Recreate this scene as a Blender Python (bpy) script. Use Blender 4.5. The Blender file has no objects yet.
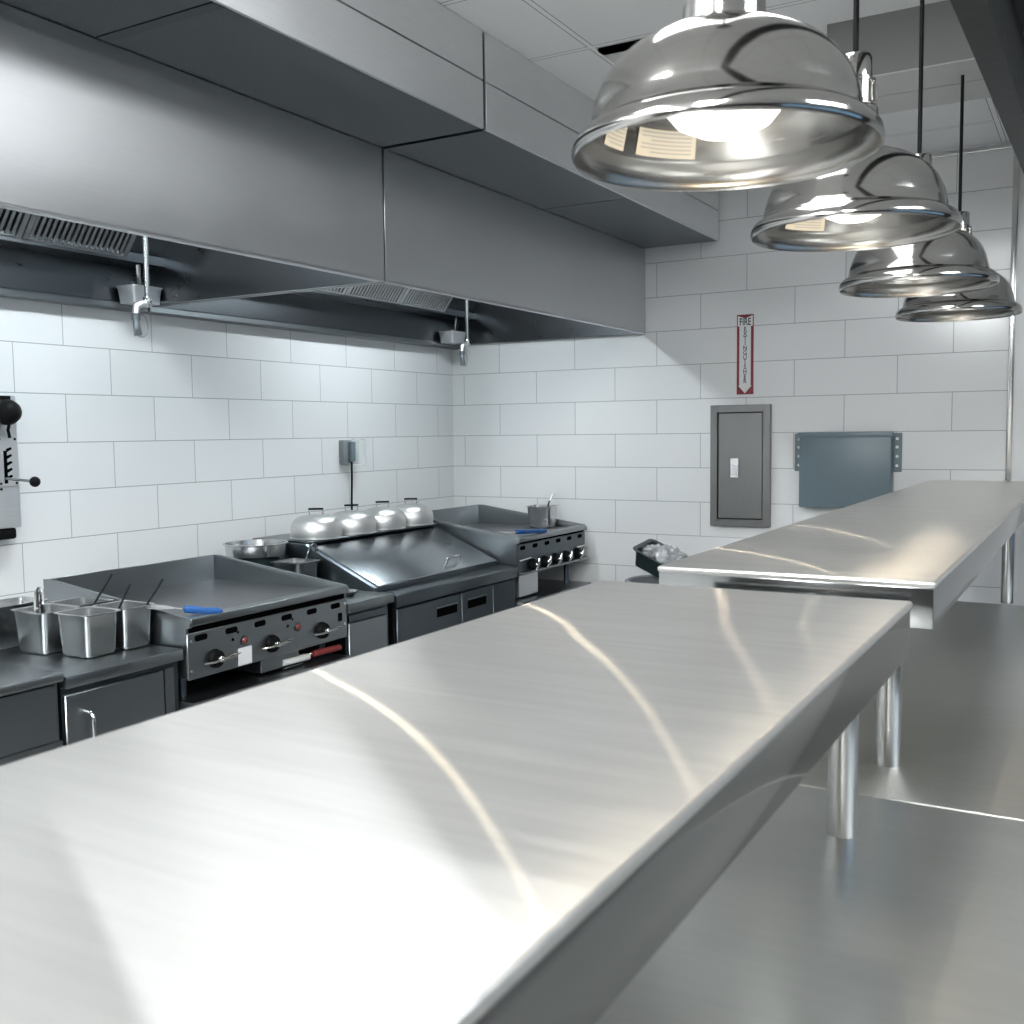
import bpy, bmesh, math, random
from mathutils import Vector, Matrix
random.seed(7)
SC = bpy.context.scene
COL = SC.collection
PI = math.pi

# ------------------------------------------------------------------ helpers
class MB:
    def __init__(self):
        self.bm = bmesh.new()
    def _merge(self, b):
        me = bpy.data.meshes.new('tmp'); b.to_mesh(me); b.free()
        self.bm.from_mesh(me); bpy.data.meshes.remove(me)
    def box(self, x0, x1, y0, y1, z0, z1, bev=0.0, seg=2, M=None):
        b = bmesh.new()
        bmesh.ops.create_cube(b, size=1.0)
        for v in b.verts:
            v.co = Vector(((x0+x1)/2 + v.co.x*(x1-x0), (y0+y1)/2 + v.co.y*(y1-y0), (z0+z1)/2 + v.co.z*(z1-z0)))
        if bev > 0:
            bmesh.ops.bevel(b, geom=b.edges[:], offset=bev, segments=seg, affect='EDGES', profile=0.5)
        if M is not None:
            bmesh.ops.transform(b, matrix=M, verts=b.verts)
        self._merge(b); return self
    def cyl(self, p0, p1, r, seg=24, r1=None, bev=0.0):
        p0, p1 = Vector(p0), Vector(p1)
        d = p1-p0; L = d.length
        b = bmesh.new()
        bmesh.ops.create_cone(b, cap_ends=True, segments=seg, radius1=r, radius2=r if r1 is None else r1, depth=L)
        if bev > 0:
            es = [e for e in b.edges if abs(e.verts[0].co.z-e.verts[1].co.z) < 1e-6]
            bmesh.ops.bevel(b, geom=es, offset=bev, segments=2, affect='EDGES', profile=0.5)
        q = Vector((0,0,1)).rotation_difference(d.normalized())
        bmesh.ops.transform(b, matrix=Matrix.Translation((p0+p1)/2) @ q.to_matrix().to_4x4(), verts=b.verts)
        self._merge(b); return self
    def lathe(self, prof, c, seg=48, M=None):
        b = bmesh.new(); rings = []
        for r, z in prof:
            if r < 1e-6:
                rings.append([b.verts.new((0,0,z))])
            else:
                rings.append([b.verts.new((r*math.cos(2*PI*k/seg), r*math.sin(2*PI*k/seg), z)) for k in range(seg)])
        for a, d in zip(rings, rings[1:]):
            if len(a) == 1 and len(d) == 1: continue
            for k in range(seg):
                n = (k+1) % seg
                if len(a) == 1: b.faces.new((a[0], d[k], d[n]))
                elif len(d) == 1: b.faces.new((a[k], a[n], d[0]))
                else: b.faces.new((a[k], a[n], d[n], d[k]))
        bmesh.ops.recalc_face_normals(b, faces=b.faces)
        T = Matrix.Translation(Vector(c))
        bmesh.ops.transform(b, matrix=T if M is None else T @ M, verts=b.verts)
        self._merge(b); return self
    def prism(self, pts, axis, a0, a1, bev=0.0, M=None):
        # pts: 2D polygon in the two other axes, extruded along axis
        b = bmesh.new()
        def mk(p, a):
            if axis == 'y': return (p[0], a, p[1])
            if axis == 'x': return (a, p[0], p[1])
            return (p[0], p[1], a)
        A = [b.verts.new(mk(p, a0)) for p in pts]; B = [b.verts.new(mk(p, a1)) for p in pts]
        b.faces.new(A); b.faces.new(B[::-1])
        n = len(pts)
        for i in range(n):
            b.faces.new((A[i], B[i], B[(i+1) % n], A[(i+1) % n]))
        bmesh.ops.recalc_face_normals(b, faces=b.faces)
        if bev > 0:
            bmesh.ops.bevel(b, geom=b.edges[:], offset=bev, segments=2, affect='EDGES', profile=0.5)
        if M is not None: bmesh.ops.transform(b, matrix=M, verts=b.verts)
        self._merge(b); return self
    def tube(self, pts, r, seg=10, caps=True):
        P = [Vector(p) for p in pts]; b = bmesh.new(); rings = []
        up = None
        for i, p in enumerate(P):
            t = (P[min(i+1, len(P)-1)] - P[max(i-1, 0)]).normalized()
            if up is None:
                up = Vector((0,0,1)) if abs(t.z) < .9 else Vector((1,0,0))
            s = t.cross(up).normalized(); u = s.cross(t).normalized(); up = u
            rr = r[i] if isinstance(r, (list, tuple)) else r
            rings.append([b.verts.new(p + rr*(math.cos(2*PI*k/seg)*s + math.sin(2*PI*k/seg)*u)) for k in range(seg)])
        for a, d in zip(rings, rings[1:]):
            for k in range(seg):
                n = (k+1) % seg
                b.faces.new((a[k], a[n], d[n], d[k]))
        if caps:
            b.faces.new(rings[0][::-1]); b.faces.new(rings[-1])
        bmesh.ops.recalc_face_normals(b, faces=b.faces)
        self._merge(b); return self
    def loft(self, loops, c=(0,0,0), n=6, M=None, cap0=True, cap1=True):
        # loops: (half_x, half_y, corner radius, z)
        b = bmesh.new(); rings = []
        for hx, hy, cr, z in loops:
            ring = []
            for q, (sx, sy) in enumerate(((1,1),(-1,1),(-1,-1),(1,-1))):
                for k in range(n+1):
                    a = q*PI/2 + k/n*PI/2
                    ring.append(b.verts.new((sx*(hx-cr)+cr*math.cos(a), sy*(hy-cr)+cr*math.sin(a), z)))
            rings.append(ring)
        for a, d in zip(rings, rings[1:]):
            for k in range(len(a)):
                m = (k+1) % len(a)
                b.faces.new((a[k], a[m], d[m], d[k]))
        if cap0: b.faces.new(rings[0][::-1])
        if cap1: b.faces.new(rings[-1])
        bmesh.ops.recalc_face_normals(b, faces=b.faces)
        T = Matrix.Translation(Vector(c))
        bmesh.ops.transform(b, matrix=T if M is None else T @ M, verts=b.verts)
        self._merge(b); return self
    def raw(self, verts, faces):
        b = bmesh.new(); vs = [b.verts.new(v) for v in verts]
        for f in faces: b.faces.new([vs[i] for i in f])
        self._merge(b); return self
    def build(self, name, mat, parent=None, origin=None, smooth=40, label=None):
        me = bpy.data.meshes.new(name)
        off = Vector((0,0,0))
        if parent is not None:
            off = world_loc(parent)
        elif origin is not None:
            off = Vector(origin)
        if off.length: bmesh.ops.translate(self.bm, vec=-off, verts=self.bm.verts)
        self.bm.to_mesh(me); self.bm.free()
        if smooth:
            me.polygons.foreach_set('use_smooth', [True]*len(me.polygons))
            me.set_sharp_from_angle(angle=math.radians(smooth))
        me.materials.append(mat)
        o = bpy.data.objects.new(name, me); COL.objects.link(o)
        if parent is not None: o.parent = parent
        elif origin is not None: o.location = off
        if label: o['label'] = label
        return o

def world_loc(o):
    v = Vector(o.location)
    while o.parent is not None:
        o = o.parent; v = v + Vector(o.location)
    return v
def thing(name, label, cat, loc=(0,0,0), group=None):
    o = bpy.data.objects.new(name, None); COL.objects.link(o)
    o.empty_display_size = .05
    o.location = loc; o['label'] = label; o['category'] = cat
    if group: o['group'] = group
    return o
def tag(o, label, cat, group=None):
    o['label'] = label; o['category'] = cat
    if group: o['group'] = group
    return o
def struct(o):
    o['kind'] = 'structure'; return o
def copy_tree(o, parent=None):
    c = o.copy(); COL.objects.link(c)
    if parent is not None: c.parent = parent
    for ch in [k for k in bpy.data.objects if k.parent == o]:
        copy_tree(ch, c)
    return c

# ------------------------------------------------------------------ materials
def new_mat(name):
    m = bpy.data.materials.new(name); m.use_nodes = True
    nt = m.node_tree; b = nt.nodes['Principled BSDF']
    return m, nt, b
def plain(name, col, rough=.5, metal=0., spec=.5, noise=0., nscale=30.):
    m, nt, b = new_mat(name)
    b.inputs['Base Color'].default_value = (*col, 1); b.inputs['Roughness'].default_value = rough
    b.inputs['Metallic'].default_value = metal; b.inputs['Specular IOR Level'].default_value = spec
    if noise > 0:
        tc = nt.nodes.new('ShaderNodeTexCoord'); n = nt.nodes.new('ShaderNodeTexNoise')
        n.inputs['Scale'].default_value = nscale; n.inputs['Detail'].default_value = 4
        nt.links.new(tc.outputs['Object'], n.inputs['Vector'])
        r = nt.nodes.new('ShaderNodeMapRange')
        r.inputs['To Min'].default_value = max(0.02, rough-noise); r.inputs['To Max'].default_value = min(1, rough+noise)
        nt.links.new(n.outputs['Fac'], r.inputs['Value']); nt.links.new(r.outputs['Result'], b.inputs['Roughness'])
    return m
def steel(name, col=(.56,.57,.575), rough=.3, stretch=(2, 60, 60), var=.08, bump=.02, aniso=0., tangent=(0,1,0), cvar=.08, smear=0.):
    m, nt, b = new_mat(name)
    b.inputs['Metallic'].default_value = 1.0
    tc = nt.nodes.new('ShaderNodeTexCoord')
    geo = nt.nodes.new('ShaderNodeNewGeometry')
    mp = nt.nodes.new('ShaderNodeMapping'); mp.inputs['Scale'].default_value = stretch
    nt.links.new(geo.outputs['Position'], mp.inputs['Vector'])
    n = nt.nodes.new('ShaderNodeTexNoise'); n.inputs['Scale'].default_value = 4.0; n.inputs['Detail'].default_value = 6
    nt.links.new(mp.outputs['Vector'], n.inputs['Vector'])
    n2 = nt.nodes.new('ShaderNodeTexNoise'); n2.inputs['Scale'].default_value = 3.5; n2.inputs['Detail'].default_value = 4
    nt.links.new(geo.outputs['Position'], n2.inputs['Vector'])
    add = nt.nodes.new('ShaderNodeMath'); add.operation = 'ADD'
    nt.links.new(n.outputs['Fac'], add.inputs[0]); nt.links.new(n2.outputs['Fac'], add.inputs[1])
    r = nt.nodes.new('ShaderNodeMapRange'); r.inputs['From Min'].default_value = .6; r.inputs['From Max'].default_value = 1.4
    r.inputs['To Min'].default_value = max(.03, rough-var); r.inputs['To Max'].default_value = rough+var
    nt.links.new(add.outputs[0], r.inputs['Value']); nt.links.new(r.outputs['Result'], b.inputs['Roughness'])
    cr = nt.nodes.new('ShaderNodeMixRGB')
    cr.inputs['Color1'].default_value = (*[c*(1-cvar) for c in col], 1); cr.inputs['Color2'].default_value = (*[min(1, c*(1+cvar)) for c in col], 1)
    nt.links.new(n.outputs['Fac'], cr.inputs['Fac']); nt.links.new(cr.outputs['Color'], b.inputs['Base Color'])
    if aniso:
        b.inputs['Anisotropic'].default_value = aniso
        t = nt.nodes.new('ShaderNodeCombineXYZ')
        for k in range(3): t.inputs[k].default_value = tangent[k]
        nt.links.new(t.outputs[0], b.inputs['Tangent'])
    return m
def emit(name, col, s):
    m = bpy.data.materials.new(name); m.use_nodes = True; nt = m.node_tree
    nt.nodes.remove(nt.nodes['Principled BSDF'])
    e = nt.nodes.new('ShaderNodeEmission'); e.inputs['Color'].default_value = (*col, 1); e.inputs['Strength'].default_value = s
    nt.links.new(e.outputs[0], nt.nodes['Material Output'].inputs['Surface'])
    return m
def tile_mat(name, axis, pitch, joint, z0, col, rough=.14):
    m, nt, b = new_mat(name)
    geo = nt.nodes.new('ShaderNodeNewGeometry'); sp = nt.nodes.new('ShaderNodeSeparateXYZ'); cb = nt.nodes.new('ShaderNodeCombineXYZ')
    nt.links.new(geo.outputs['Position'], sp.inputs[0])
    a = nt.nodes.new('ShaderNodeMath'); a.operation = 'ADD'; a.inputs[1].default_value = -joint + .5*pitch + 40*pitch
    nt.links.new(sp.outputs[axis], a.inputs[0])
    z = nt.nodes.new('ShaderNodeMath'); z.operation = 'ADD'; z.inputs[1].default_value = -z0
    nt.links.new(sp.outputs['Z'], z.inputs[0])
    nt.links.new(a.outputs[0], cb.inputs[0]); nt.links.new(z.outputs[0], cb.inputs[1])
    br = nt.nodes.new('ShaderNodeTexBrick'); br.offset = .5; br.squash = 1
    br.inputs['Scale'].default_value = 1.0; br.inputs['Mortar Size'].default_value = .0022; br.inputs['Mortar Smooth'].default_value = .3
    br.inputs['Brick Width'].default_value = pitch; br.inputs['Row Height'].default_value = .2032; br.inputs['Bias'].default_value = 0
    br.inputs['Color1'].default_value = (*col, 1); br.inputs['Color2'].default_value = (*[c*.97 for c in col], 1)
    br.inputs['Mortar'].default_value = (.34,.35,.36,1)
    nt.links.new(cb.outputs[0], br.inputs['Vector']); nt.links.new(br.outputs['Color'], b.inputs['Base Color'])
    r = nt.nodes.new('ShaderNodeMapRange'); r.inputs['To Min'].default_value = rough; r.inputs['To Max'].default_value = .8
    nt.links.new(br.outputs['Fac'], r.inputs['Value']); nt.links.new(r.outputs['Result'], b.inputs['Roughness'])
    n = nt.nodes.new('ShaderNodeTexNoise'); n.inputs['Scale'].default_value = 5
    nt.links.new(geo.outputs['Position'], n.inputs['Vector'])
    mx = nt.nodes.new('ShaderNodeMath'); mx.operation = 'MULTIPLY_ADD'; mx.inputs[1].default_value = -1.0
    nt.links.new(br.outputs['Fac'], mx.inputs[0]); nt.links.new(n.outputs['Fac'], mx.inputs[2])
    bp = nt.nodes.new('ShaderNodeBump'); bp.inputs['Strength'].default_value = .25; bp.inputs['Distance'].default_value = .002
    nt.links.new(mx.outputs[0], bp.inputs['Height']); nt.links.new(bp.outputs['Normal'], b.inputs['Normal'])
    return m
def ceiling_mat():
    m, nt, b = new_mat('acoustic_tile_grid')
    geo = nt.nodes.new('ShaderNodeNewGeometry'); mp = nt.nodes.new('ShaderNodeMapping'); mp.inputs['Location'].default_value = (-2.107+6.1, 2.245+12.2, 0)
    nt.links.new(geo.outputs['Position'], mp.inputs['Vector'])
    br = nt.nodes.new('ShaderNodeTexBrick'); br.offset = 0; br.inputs['Scale'].default_value = 1; br.inputs['Mortar Size'].default_value = .010
    br.inputs['Mortar Smooth'].default_value = 0; br.inputs['Brick Width'].default_value = .61; br.inputs['Row Height'].default_value = .61
    br.inputs['Color1'].default_value = (.88,.88,.87,1); br.inputs['Color2'].default_value = (.86,.86,.85,1); br.inputs['Mortar'].default_value = (.9,.9,.89,1)
    nt.links.new(mp.outputs[0], br.inputs['Vector'])
    b2 = nt.nodes.new('ShaderNodeTexBrick'); b2.offset = 0; b2.inputs['Scale'].default_value = 1; b2.inputs['Mortar Size'].default_value = .013
    b2.inputs['Mortar Smooth'].default_value = 0; b2.inputs['Brick Width'].default_value = .61; b2.inputs['Row Height'].default_value = .61
    nt.links.new(mp.outputs[0], b2.inputs['Vector'])
    edge = nt.nodes.new('ShaderNodeMath'); edge.operation = 'SUBTRACT'
    nt.links.new(b2.outputs['Fac'], edge.inputs[0]); nt.links.new(br.outputs['Fac'], edge.inputs[1])
    mix = nt.nodes.new('ShaderNodeMixRGB'); mix.inputs['Color2'].default_value = (.16,.16,.16,1)
    nt.links.new(edge.outputs[0], mix.inputs['Fac']); nt.links.new(br.outputs['Color'], mix.inputs['Color1'])
    nt.links.new(mix.outputs[0], b.inputs['Base Color']); b.inputs['Roughness'].default_value = .85
    return m
def perforated_mat():
    m, nt, b = new_mat('perforated_dark_steel')
    b.inputs['Metallic'].default_value = .9
    geo = nt.nodes.new('ShaderNodeNewGeometry'); v = nt.nodes.new('ShaderNodeTexVoronoi'); v.inputs['Scale'].default_value = 130; v.inputs['Randomness'].default_value = 0
    nt.links.new(geo.outputs['Position'], v.inputs['Vector'])
    r = nt.nodes.new('ShaderNodeMapRange'); r.inputs['From Min'].default_value = .30; r.inputs['From Max'].default_value = .36
    nt.links.new(v.outputs['Distance'], r.inputs['Value'])
    mx = nt.nodes.new('ShaderNodeMixRGB'); mx.inputs['Color1'].default_value = (.012,.014,.015,1); mx.inputs['Color2'].default_value = (.19,.21,.22,1)
    nt.links.new(r.outputs[0], mx.inputs['Fac']); nt.links.new(mx.outputs[0], b.inputs['Base Color']); b.inputs['Roughness'].default_value = .42
    return m

M = {}
M['tile_left'] = tile_mat('white_wall_tile_running_bond', 'Y', .4665, -3.217+.23325, -.0972, (.80,.80,.79))
M['tile_back'] = tile_mat('white_wall_tile_back', 'X', .549, .366, -.0972, (.80,.80,.79))
M['paint'] = plain('white_painted_panel', (.78,.78,.77), .35)
M['ceiling'] = ceiling_mat()
M['floor'] = plain('grey_quarry_floor', (.20,.195,.19), .45, noise=.1)
M['dining'] = plain('dining_wall_paint', (.05,.049,.047), .6, noise=.1)
M['shelf'] = steel('brushed_shelf_steel', (.70,.69,.665), .36, (1.0, 18, 18), .06, .02, .0, (.983,-.18,0), .13)
M['shelf'].node_tree.nodes['Principled BSDF'].inputs['Metallic'].default_value = 0.
def brushed_mix(m, f_metal, f_sheen, col, rough, aniso, tangent):
    # worn brushed steel: a soft haze, a broad short-tailed reflection and fine directional polishing lines
    nt = m.node_tree; b = nt.nodes['Principled BSDF']; out = nt.nodes['Material Output']
    rl = b.inputs['Roughness'].links[0].from_socket; cl = b.inputs['Base Color'].links[0].from_socket
    g = nt.nodes.new('ShaderNodeBsdfAnisotropic'); g.distribution = 'BECKMANN'
    nt.links.new(rl, g.inputs['Roughness']); nt.links.new(cl, g.inputs['Color'])
    d = nt.nodes.new('ShaderNodeBsdfDiffuse'); nt.links.new(cl, d.inputs['Color'])
    m1 = nt.nodes.new('ShaderNodeMixShader'); m1.inputs[0].default_value = f_metal
    nt.links.new(d.outputs[0], m1.inputs[1]); nt.links.new(g.outputs[0], m1.inputs[2])
    h = nt.nodes.new('ShaderNodeBsdfAnisotropic'); h.distribution = 'BECKMANN'
    h.inputs['Roughness'].default_value = rough; h.inputs['Anisotropy'].default_value = aniso; h.inputs['Color'].default_value = (*col, 1)
    t = nt.nodes.new('ShaderNodeCombineXYZ')
    for k in range(3): t.inputs[k].default_value = tangent[k]
    nt.links.new(t.outputs[0], h.inputs['Tangent'])
    m2 = nt.nodes.new('ShaderNodeMixShader'); m2.inputs[0].default_value = f_sheen
    nt.links.new(m1.outputs[0], m2.inputs[1]); nt.links.new(h.outputs[0], m2.inputs[2]); nt.links.new(m2.outputs[0], out.inputs['Surface'])
brushed_mix(M['shelf'], .86, .15, (.8,.79,.76), .34, -.945, (.975,-.222,0))
M['worktop'] = steel('brushed_worktop_steel', (.74,.735,.70), .35, (1.0, 14, 14), .03, .0, .3, (1,0,0), .07)
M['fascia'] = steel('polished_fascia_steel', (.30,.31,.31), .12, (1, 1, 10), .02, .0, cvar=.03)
M['leg'] = steel('brushed_leg_steel', (.66,.66,.65), .2, (30, 30, 2), .03, .01)
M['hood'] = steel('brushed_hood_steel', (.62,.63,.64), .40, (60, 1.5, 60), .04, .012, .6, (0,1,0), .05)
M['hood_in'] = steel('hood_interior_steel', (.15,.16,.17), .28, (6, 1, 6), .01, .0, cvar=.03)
M['filter'] = steel('filter_baffle_steel', (.46,.47,.48), .32, (8, 8, 8), .05, .01)
M['plenum'] = steel('brushed_plenum_steel', (.86,.87,.88), .46, (60, 2, 60), .06, .01)
M['perf'] = perforated_mat()
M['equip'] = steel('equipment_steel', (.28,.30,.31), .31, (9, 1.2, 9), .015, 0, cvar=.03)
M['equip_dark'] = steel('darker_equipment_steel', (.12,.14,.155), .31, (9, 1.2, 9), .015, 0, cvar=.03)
M['panel'] = steel('control_panel_steel', (.30,.325,.335), .32, (9, 1, 9), .015, 0, cvar=.03)
M['lid'] = steel('prep_lid_steel', (.46,.49,.51), .26, (5, 1, 5), .02, 0, cvar=.03)
M['plate'] = steel('griddle_plate_steel', (.22,.22,.23), .33, (2, 4, 4), .03, .0, cvar=.12)
M['pan'] = steel('stamped_pan_steel', (.62,.63,.63), .24, (5, 5, 5), .05, .008)
M['dome'] = steel('spun_aluminium', (.72,.71,.69), .42, (2, 2, 60), .05, .015)
M['chrome'] = plain('polished_chrome', (.75,.75,.75), .1, 1.)
M['lamp'] = steel('polished_lamp_nickel', (.42,.41,.39), .12, (3, 3, 30), .03, .0, cvar=.04)
M['lamp_in'] = steel('lamp_reflector_nickel', (.36,.35,.33), .24, (3, 3, 60), .05, .006)
M['black'] = plain('black_plastic', (.006,.006,.006), .5, spec=.1)
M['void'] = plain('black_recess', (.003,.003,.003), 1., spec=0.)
M['iron'] = plain('black_painted_iron', (.009,.010,.011), .45, spec=.2, noise=.05)
M['bulb'] = emit('lit_bulb_glass', (1., .93, .82), 1.6)
M['troffer'] = emit('lit_ceiling_panel', (.95, .98, 1.), 23.)
M['troffer_dim'] = emit('dim_ceiling_panel', (.95, .98, 1.), 4.)
M['hoodlight'] = emit('lit_hood_lens', (.84, .94, 1.), 34.)
M['sky'] = emit('daylight_pane', (.40, .68, 1.), .35)
M['sticker'] = plain('paper_sticker', (.40,.375,.32), .7)
M['white'] = plain('white_sticker', (.8,.8,.8), .5)
M['ink'] = plain('printed_ink', (.02,.02,.02), .6)
M['red'] = plain('sign_red', (.22,.014,.024), .4)
M['signwhite'] = plain('sign_white', (.74,.74,.72), .35)
M['blue'] = plain('blue_plastic', (.006,.075,.26), .4)
M['redplastic'] = plain('red_plastic', (.20,.03,.028), .4)
M['indicator'] = plain('red_brown_indicator', (.17,.045,.04), .3)
M['greybox'] = plain('blue_grey_enamel', (.14,.19,.215), .38, noise=.05)
M['cabsteel'] = steel('cabinet_steel', (.25,.248,.245), .32, (10, 10, 1), .04, .0, cvar=.05)
M['soffit'] = plain('grey_painted_soffit', (.20,.20,.195), .7)
M['soffit_under'] = plain('soffit_panel_lit_tone', (.55,.55,.54), .7)  # paler than the soffit face: light from the worktop put into the colour
M['outlet'] = plain('grey_outlet_box', (.22,.24,.25), .45)
M['bin'] = plain('grey_bin_plastic', (.25,.265,.28), .5)
M['darkpan'] = plain('dark_green_enamel_pan', (.02,.032,.033), .3)
M['ventwhite'] = plain('vent_enamel', (.62,.62,.61), .5)
m_, nt_, b_ = new_mat('clear_cover_plastic')
b_.inputs['Base Color'].default_value = (.86,.9,.9,1); b_.inputs['Roughness'].default_value = .12; b_.inputs['Alpha'].default_value = .35
M['clear'] = m_
m_, nt_, b_ = new_mat('crumpled_foil')
b_.inputs['Base Color'].default_value = (.82,.83,.84,1); b_.inputs['Metallic'].default_value = 1; b_.inputs['Roughness'].default_value = .22
n_ = nt_.nodes.new('ShaderNodeTexNoise'); n_.inputs['Scale'].default_value = 45; bp_ = nt_.nodes.new('ShaderNodeBump'); bp_.inputs['Strength'].default_value = .7; bp_.inputs['Distance'].default_value = .01
nt_.links.new(n_.outputs['Fac'], bp_.inputs['Height']); nt_.links.new(bp_.outputs['Normal'], b_.inputs['Normal'])
M['foil'] = m_

# ------------------------------------------------------------------ room shell
X1, Y0, ZC = 7.5, -10.0, 2.975
struct(MB().box(-.1, X1, Y0, .1, -.1, 0).build('floor', M['floor'], smooth=0))
struct(MB().box(-.12, 0, Y0, .12, 0, ZC).build('wall_left', M['tile_left'], smooth=0))
struct(MB().box(0, 3.385, 0, .12, 0, ZC).build('wall_back', M['tile_back'], smooth=0))
struct(MB().box(3.385, X1, 0, .12, 0, ZC).build('wall_back_panel', M['paint'], smooth=0))
struct(MB().box(-.12, X1, Y0, .12, ZC, ZC+.1).build('ceiling', M['ceiling'], smooth=0))
w = MB()
w.box(X1, X1+.1, Y0, -7.2, 0, ZC).box(X1, X1+.1, -1.4, .12, 0, ZC).box(X1, X1+.1, -7.2, -1.4, 0, .75).box(X1, X1+.1, -7.2, -1.4, 2.35, ZC)
struct(w.build('wall_right', M['dining'], smooth=0))
struct(MB().box(-.12, X1, Y0-.1, Y0, 0, ZC).build('wall_front', M['dining'], smooth=0))
wf = MB()
for y in (-7.2, -5.3, -3.4, -1.46): wf.box(X1-.02, X1+.06, y, y+.06, .75, 2.35)
wf.box(X1-.02, X1+.06, -7.2, -1.4, .75, .81).box(X1-.02, X1+.06, -7.2, -1.4, 2.29, 2.35)
win = struct(wf.build('window_1', M['iron'], smooth=0))
MB().box(X1+.03, X1+.04, -7.2, -1.4, .78, 2.33).build('pane', M['sky'], win, smooth=0)
# metal edge trims of the back wall
struct(MB().box(0, 3.40, -.012, 0, 2.94, 2.962, .003).build('trim_1', M['leg'], smooth=0))
struct(MB().box(3.372, 3.40, -.016, 0, 1.275, 2.94, .004).build('trim_2', M['leg']))
# dropped soffit under the ceiling near the back wall
sf = struct(MB().box(2.913, 4.6, -2.0, -1.53, 2.772, ZC).build('trim_3', M['soffit'], smooth=0))
MB().box(2.915, 4.6, -1.998, -1.765, 2.768, 2.7725).box(2.915, 4.6, -1.757, -1.532, 2.768, 2.7725).build('soffit_panel', M['soffit_under'], sf, smooth=0)

# ceiling vent
v = thing('ceiling_vent', 'square white air diffuser set in the ceiling tiles behind the first lamp', 'vent', (2.41, -1.94, ZC))
f = MB()
x0, x1, y0, y1 = 2.125, 2.70, -2.225, -1.65
f.box(x0, x1, y0, y0+.05, ZC-.012, ZC).box(x0, x1, y1-.05, y1, ZC-.012, ZC).box(x0, x0+.31, y0, y1, ZC-.012, ZC).box(x1-.05, x1, y0, y1, ZC-.012, ZC)
f.build('frame', M['ventwhite'], v, smooth=0)
MB().box(x0+.30, x1-.04, y0+.04, y1-.04, ZC-.004, ZC-.001).build('duct_opening', M['void'], v, smooth=0)
for k in range(3):
    xa = x0+.33+.065*k
    MB().prism([(xa, ZC-.004), (xa+.004, ZC-.004), (xa+.028, ZC-.022), (xa+.024, ZC-.024)], 'y', y0+.05, y1-.05).build('louver', M['ventwhite'], v)

# ceiling light panels (in the kitchen aisle plus an added one over the dining side, above and behind the camera)
def troffer(x, y, label, sx=.29, sy=.59, mat='troffer'):
    t = thing('ceiling_light', label, 'ceiling light', (x, y, ZC), 'lit ceiling panels')
    MB().box(x-sx-.012, x+sx+.012, y-sy-.012, y+sy+.012, ZC-.02, ZC-.004).build('frame', M['ventwhite'], t, smooth=0)
    MB().box(x-sx, x+sx, y-sy, y+sy, ZC-.026, ZC-.0205).build('diffuser', M[mat], t, smooth=0)
troffer(3.02, -3.70, 'dimmer rectangular ceiling panel over the gap between the two pass shelves', mat='troffer_dim')
troffer(2.41, -6.05, 'lit rectangular ceiling panel over the aisle nearest the vent')
troffer(2.41, -7.6, 'lit rectangular ceiling panel over the aisle, second from the vent')
troffer(2.41, -9.0, 'lit rectangular ceiling panel over the aisle, farthest from the vent')
troffer(5.4, -4.2, 'added unseen ceiling panel far to the right, brightening the back wall')  # added out of view to brighten the right part of the back wall
troffer(3.63, -6.5, 'lit rectangular ceiling panel above the near pass shelf')
troffer(3.70, -7.6, 'lit rectangular ceiling panel behind the camera')

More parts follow.
